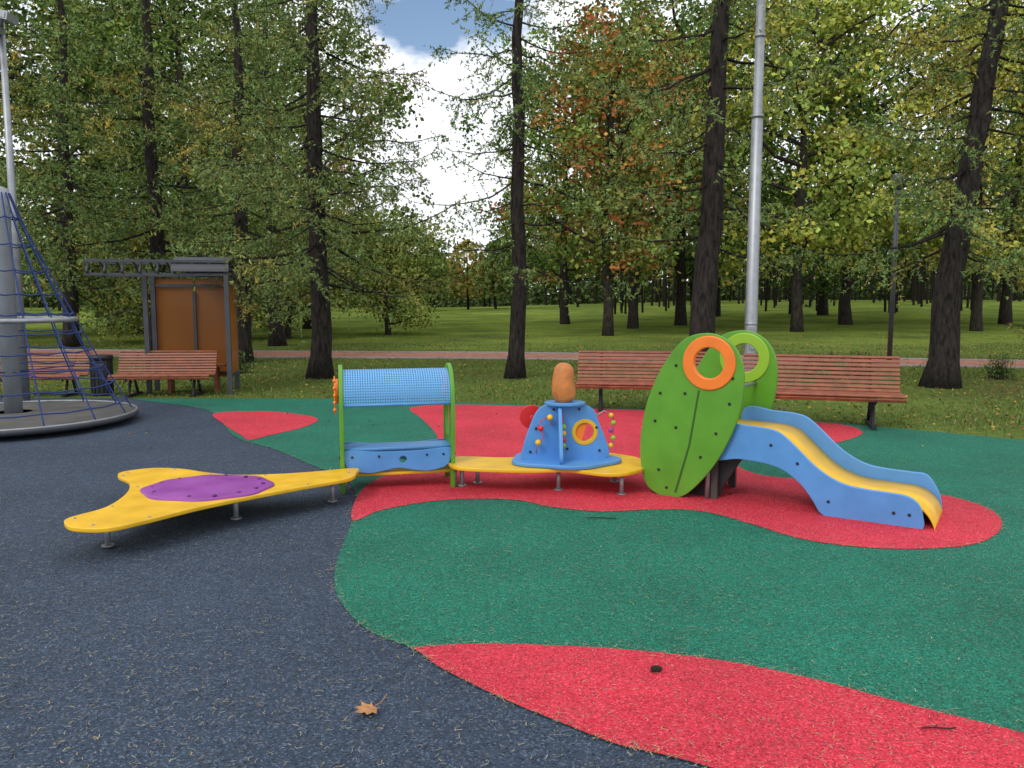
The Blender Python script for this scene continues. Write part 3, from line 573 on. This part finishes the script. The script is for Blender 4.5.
def broad_mesh(name,seed,H,R,h0,r0,cols,nl=60,ncl=220,ls=.20,clr=.6):
    global rng; rng=np.random.default_rng(seed); g=Geo(); cols=np.array(cols)*1.75
    z=np.linspace(0,H*.85,16)
    tx=np.cumsum(rng.normal(0,.05,16)); ty=np.cumsum(rng.normal(0,.05,16)); tr=r0*(1-z/H)+.02; tr[0]*=1.3; zz=z.copy(); zz[0]=-.3; g.tube(np.c_[tx,ty,zz],tr,9,0)
    ends=[]
    for i in range(26):
        h=h0*.75+(H*.8-h0*.75)*(i/26); az=i*2.399+rng.normal(0,.4); prof=math.sin(math.pi*min(1,.18+.82*((h-h0*.75)/(H-h0*.75))**.8)); L=R*(.35+.65*prof)*rng.uniform(.75,1.15)
        b0=np.array([np.interp(h,z,tx),np.interp(h,z,ty),h]); t=np.linspace(0,1,6); dr=np.array([math.cos(az),math.sin(az),rng.uniform(.25,.8)])
        p=b0+dr*(L*t)[:,None]*.85; p[1:]+=rng.normal(0,.07*L/3,(5,3)); g.tube(p,(.02+.014*L)*(1-.8*t),4,0,cap=False)
        k=ncl//26; tt=rng.uniform(.3,1.05,k)**.7; q=np.stack([np.interp(tt,t,p[:,c]) for c in range(3)],1); c=q+rng.normal(0,1,(k,3))*np.array([.16,.16,.12])*L
        g.strips(q,c,.014,2); ends.append(c)
    c=np.concatenate(ends); top=np.c_[rng.normal(0,R*.25,(25,2)),rng.uniform(H*.75,H,25)]; c=np.r_[c,top]; c=c[c[:,2]>h0*.8]
    nc=len(c); sz=rng.uniform(.55,1.25,nc)*clr; cnt=(nl*(sz/clr)**2).astype(int); idx=np.repeat(np.arange(nc),cnt); n=len(idx)
    dv=rng.normal(0,1,(n,3)); dv*=np.array([1,1,.6]); P=c[idx]+dv*sz[idx][:,None]*.62; P[:,2]-=.12*np.abs(dv[:,0])
    base=cols[rng.choice(len(cols),nc)]; cc=base[idx]*.75+cols[rng.choice(len(cols),n)]*.25; cc=cc*rng.uniform(.6,1.3,(n,1))*(rng.uniform(.75,1.2,nc)[idx])[:,None]
    leaf_cards(g,P,ls,cc,.25,1); return g.mesh(name,[M['bark2'],M['leaf'],M['twig']])
def place(name,me,x,y,rot=0,s=1.,sz=None):
    o=bpy.data.objects.new(name,me); o.location=(x,y,float(hgt(x,y))); o.rotation_euler=(0,0,rot); o.scale=(s,s,sz or s); return link(o)
LA=larch_mesh('larch_a',11,12,3.1,1.9,.20,1.1,(-.05,0),85,.2,2.2)
LB=larch_mesh('larch_b',12,12,2.4,2.2,.16,.75,(.03,0),64,.15,4.6)
LC=larch_mesh('larch_c',13,12,2.9,2.6,.225,.8,(.09,0),60,.12,5.0)
LD=larch_mesh('larch_d',14,12,3.2,2.4,.25,.9,(.62,.1),68,.3,4.0)
LE=larch_mesh('larch_e',15,12,3.2,1.8,.20,.8,(0,0),75,.2,2.2,sp=.10,nl=.11,nw=.022)
place('larch_tree',LA,-3.96,16.4,.4)
place('larch_tree',LB,.06,16.4,0)
place('larch_tree',LC,3.38,14.3,0)
place('larch_tree',LD,7.9,14.7,0)
place('larch_tree',LE,-9.75,22,2.4,1.1)
place('larch_tree',LE,-12.0,17.5,4.1,1.05)
place('larch_tree',LE,-14.8,27,1.1,1.2)
place('larch_tree',LE,-8.2,28,5.2,1.15)
place('larch_tree',LE,12.5,15.5,2.0,1.0)
place('larch_tree',LE,-6.9,20.5,1.9,.95)
G_=[(.075,.125,.03),(.10,.16,.035),(.13,.19,.04),(.06,.10,.028)]
Y_=[(.19,.22,.045),(.24,.24,.05),(.13,.18,.04),(.28,.24,.05)]
R_=[(.26,.07,.03),(.28,.12,.035),(.14,.15,.04),(.10,.14,.035),(.11,.15,.035),(.12,.17,.04),(.10,.15,.035)]
D_=[(.06,.10,.028),(.085,.13,.035),(.13,.15,.04)]
TG=broad_mesh('linden_g',21,14,4.4,2.4,.2,G_)
TY=broad_mesh('maple_y',22,12,4.0,2.0,.17,Y_)
TR=broad_mesh('maple_r',23,11.5,3.6,2.6,.18,R_)
TD=broad_mesh('linden_d',24,14,4.8,1.4,.22,D_+G_[:1])
TL=broad_mesh('willow_low',25,5.5,3.0,.6,.12,[(.15,.19,.045),(.22,.21,.05),(.12,.16,.04)],ls=.15,clr=.5)
for me,nm,x,y,r,s in[(TD,'linden_tree',-26,34,0,1.3),(TD,'linden_tree',-21,31,1.3,1.2),(TD,'linden_tree',-17,37,2.2,1.35),(TG,'linden_tree',-13.2,33,.6,1.25),(TD,'linden_tree',-10.5,42,4,1.3),(TY,'maple_tree',-21,42,2,1.4),
  (TL,'weeping_tree',-5.6,36,0,1.),(TL,'weeping_tree',-9.2,33,2,1.),(TL,'weeping_tree',-13.5,30,3,.9),
  (TR,'red_maple_tree',4.15,35,0,1.2),(TG,'linden_tree',3.2,46,2,1.2),(TR,'red_maple_tree',6.2,41,2.6,1.35),(TG,'linden_tree',9.4,44,1.,1.4),
  (TY,'maple_tree',13.6,38,0,1.45),(TG,'linden_tree',18.5,44,1.9,1.5),(TG,'linden_tree',13.5,54,4.1,1.5),(TY,'maple_tree',22,38,3.5,1.35),(TG,'linden_tree',27,44,3.2,1.4),(TD,'linden_tree',21,54,2.9,1.4),(TY,'maple_tree',33,48,5,1.4),(TG,'linden_tree',-17,52,5,1.3)]:
    place(nm,me,x,y,r,s)
def forest():
    global rng; rng=np.random.default_rng(99); g=Geo(); A=[];B=[];P=[];C=[]
    for row,(Y0,n) in enumerate([(78,42),(96,50),(114,54)]):
        for i in range(n):
            x=(-1+2*(i+rng.uniform(0,.9))/n)*(Y0*.80); y=Y0+rng.uniform(-6,6); q=x/y; gap=(-.17<q<.0); H=rng.uniform(5,7) if gap else rng.uniform(10,17)
            b=float(hgt(x,y)); h0=1.2 if gap else (rng.uniform(2.5,4) if q>0 else 1.5); R=rng.uniform(1.8,3.0); A.append((x,y,b-.2)); B.append((x+rng.normal(0,.3),y,b+H*.9))
            m_=800; hh=rng.uniform(0,1,m_); rr=R*np.sin(np.pi*np.clip(.15+.85*hh,0,1))**.6*np.sqrt(rng.uniform(.1,1,m_)); a=rng.uniform(0,6.283,m_)
            rr*=1+.25*np.sin(a*3+hh*9+i); k=.12*rng.normal(0,1,(m_,3))
            P.append(np.c_[x+rr*np.cos(a),y+rr*np.sin(a),b+h0+hh*(H-h0)]+k)
            pal=[(.11,.16,.045),(.15,.21,.05),(.24,.25,.06),(.32,.26,.07),(.09,.13,.045),(.28,.15,.05)][rng.choice(6,p=[.3,.25,.17,.1,.12,.06])]; C.append(np.array(pal)*rng.uniform(.6,1.3,(m_,1)))
    A=np.array(A);B=np.array(B); g.segs(A,B,.16,.05,0)
    n=130; y=rng.uniform(55,95,n); x=y*rng.uniform(.12,.66,n); b=hgt(x,y); g.segs(np.c_[x,y,b-.2],np.c_[x+rng.normal(0,.2,n),y,b+8],.11,.07,0)
    leaf_cards(g,np.concatenate(P),.5,np.concatenate(C),.2,1)
    n=26000; y=rng.uniform(118,130,n); x=rng.uniform(-105,105,n); b=hgt(x,y); z=b+rng.uniform(0,1,n)*(7.5+1.2*np.sin(x*.3)+.8*np.sin(x*1.1)); leaf_cards(g,np.c_[x,y,z],1.1,np.array([.09,.12,.045])*rng.uniform(.4,1.4,(n,1)),.0,1)
    n=14000; y=rng.uniform(103,112,n); x=rng.uniform(-90,90,n); b=hgt(x,y); z=b+rng.uniform(0,1,n)**1.3*(2.6+.8*np.sin(x*.7)+.5*np.sin(x*1.9)); leaf_cards(g,np.c_[x,y,z],.8,np.array([.09,.13,.045])*rng.uniform(.4,1.4,(n,1)),.0,1)
    g.obj('distant_forest',[M['farbark'],M['leafd']])
forest()
def inside_rubber(x,y):
    yb=np.interp(x,[-16,-11,-6.2,-2.79,-1,1.31,2.5,3.86,4.84,5.88,7.4,9],[13.4,13.2,12.95,12.92,12.5,11.85,11.4,10.64,9.88,9.05,8.1,7]); return (y<yb)&(x<9)
def pathd(x,y):
    return np.abs(y-np.interp(x,[-60,-30,-15,-5,0,6,12,22],[28,25.5,24.2,23.2,22.8,21.4,19.9,17]))
def grass():
    global rng; rng=np.random.default_rng(5); n=110000; y=7+(rng.uniform(0,1,n)**1.25)*22; x=rng.uniform(-1,1,n)*(y*.68+1)
    k=~inside_rubber(x,y)&(pathd(x,y)>1.25); pt=np.sin(x*.9+np.sin(y*1.3))+np.sin(y*1.1-x*.6)+.5*np.sin(x*3+y*2); k&=rng.uniform(-2.6,1.2,n)<pt; x,y,pt=x[k],y[k],pt[k]; n=len(x); h=rng.uniform(.02,.05,n)*(1+.25*np.clip(pt,0,2)); w=rng.uniform(.004,.008,n)*(1+y/25); a=rng.uniform(0,6.283,n); le=rng.normal(0,.5,(n,2))*h[:,None]; z=hgt(x,y)
    V=np.stack([np.c_[x-w*np.cos(a),y-w*np.sin(a),z],np.c_[x+w*np.cos(a),y+w*np.sin(a),z],np.c_[x+le[:,0],y+le[:,1],z+h]],1).reshape(-1,3)
    c=np.where(rng.random((n,1))<.2,np.array([[.26,.22,.10]]),np.array([[.12,.19,.045]]))*rng.uniform(.6,1.3,(n,1))
    g=Geo(); g.add(V,np.arange(n*3).reshape(-1,3),0,False,np.repeat(c,3,0)); g.obj('grass_blades',[M['gblade']])
    n=9000; y=7+rng.uniform(0,1,n)**1.2*28; x=rng.uniform(-1,1,n)*(y*.68+1); k=~inside_rubber(x,y)&(rng.random(n)<np.where(pathd(x,y)>1.2,1,.25)); x,y=x[k],y[k]; n=len(x)
    pal=np.array([(.34,.2,.06),(.25,.12,.05),(.42,.3,.07),(.14,.08,.04)]); g=Geo(); leaf_cards(g,np.c_[x,y,hgt(x,y)+rng.uniform(.02,.045,n)],.06,pal[rng.integers(0,4,n)]*rng.uniform(.6,1.2,(n,1)),.8); 
    n=260; x=rng.uniform(-7,8,n); y=rng.uniform(4,12,n); k=inside_rubber(x,y)&(y>5+rng.random(n)*6); x,y=x[k],y[k]; n=len(x); leaf_cards(g,np.c_[x,y,np.full(n,.022)],.035,pal[rng.integers(0,4,n)],.95)
    g.obj('fallen_leaves',[M['litter']])
    g=Geo()
    for cx,cy in((6.6,16.5),(7.3,16.8),(9.2,17.2),(6.0,15.8),(9.9,16.2),(-6,17.5)):
        n=110; a=rng.uniform(0,6.283,n); r=rng.uniform(0,.3,n); b=np.c_[cx+r*np.cos(a),cy+r*np.sin(a),np.zeros(n)]; t=b+np.c_[rng.normal(0,.08,(n,2)),rng.uniform(.15,.55,n)]; g.segs(b,t,.004,.002,1); f=rng.uniform(.2,1,(n*3,1)); idx=np.repeat(np.arange(n),3); leaf_cards(g,b[idx]*(1-f)+t[idx]*f+rng.normal(0,.03,(n*3,3)),.06,np.array([.12,.2,.05])*rng.uniform(.6,1.4,(n*3,1)),.2)
    g.obj('weeds',[M['gblade'],M['bark2']])
grass()
# ------------------------------------------------------------ sky & light
w=bpy.data.worlds.new('World'); scene.world=w; w.use_nodes=True; N=w.node_tree.nodes; L=w.node_tree.links
bg=N['Background']; bg.inputs['Strength'].default_value=.145
sky=N.new('ShaderNodeTexSky'); sky.sky_type='NISHITA'; sky.sun_disc=False; sky.sun_elevation=math.radians(42); sky.sun_rotation=math.radians(215)
tc=N.new('ShaderNodeTexCoord'); mp=N.new('ShaderNodeMapping'); mp.inputs['Scale'].default_value=(1,1,2.2); mp.inputs['Location'].default_value=(.35,0,.1); L.new(tc.outputs['Generated'],mp.inputs['Vector'])
n=N.new('ShaderNodeTexNoise'); n.inputs['Scale'].default_value=3.6; n.inputs['Detail'].default_value=7; n.inputs['Roughness'].default_value=.6; L.new(mp.outputs[0],n.inputs['Vector'])
# a break in the cloud cover
dist=N.new('ShaderNodeVectorMath'); dist.operation='DISTANCE'; L.new(tc.outputs['Generated'],dist.inputs[0]); dist.inputs[1].default_value=tuple(Vector((-.075,.9,.37)).normalized())
br=N.new('ShaderNodeMapRange'); br.inputs['From Min'].default_value=.02; br.inputs['From Max'].default_value=.14; br.inputs['To Min'].default_value=-.17; br.inputs['To Max'].default_value=.04; L.new(dist.outputs['Value'],br.inputs['Value'])
ad=N.new('ShaderNodeMath'); ad.operation='ADD'; L.new(n.outputs['Fac'],ad.inputs[0]); L.new(br.outputs['Result'],ad.inputs[1])
cr=N.new('ShaderNodeValToRGB'); cr.color_ramp.elements[0].position=.33; cr.color_ramp.elements[1].position=.45; L.new(ad.outputs[0],cr.inputs['Fac'])
cc=N.new('ShaderNodeValToRGB'); cc.color_ramp.elements[0].position=.42; cc.color_ramp.elements[0].color=(9.3,9.4,9.7,1); cc.color_ramp.elements[1].position=.66; cc.color_ramp.elements[1].color=(6.4,6.8,7.5,1); L.new(n.outputs['Fac'],cc.inputs['Fac'])
mx=N.new('ShaderNodeMix'); mx.data_type='RGBA'; L.new(cr.outputs['Color'],mx.inputs['Factor']); L.new(sky.outputs[0],mx.inputs['A']); L.new(cc.outputs['Color'],mx.inputs['B']); L.new(mx.outputs['Result'],bg.inputs['Color'])
sd=bpy.data.lights.new('sun','SUN'); sd.energy=1.3; sd.angle=math.radians(18); sd.color=(1,.95,.87); so=bpy.data.objects.new('sun',sd); link(so)
az=math.radians(215); el=math.radians(42); dirv=Vector((math.sin(az)*math.cos(el),math.cos(az)*math.cos(el),math.sin(el))); so.rotation_euler=dirv.to_track_quat('Z','Y').to_euler()
cam=bpy.data.cameras.new('camera'); cam.sensor_width=36; cam.lens=28.125; cam.clip_end=2000; cam.clip_start=.05; co=bpy.data.objects.new('camera',cam); link(co); co.location=(0,0,1.6); co.rotation_euler=(math.radians(84),0,0); scene.camera=co
scene.view_settings.view_transform='Standard'; scene.view_settings.look='None'; scene.view_settings.exposure=0
print('polys', sum(len(m.polygons) for m in bpy.data.meshes))
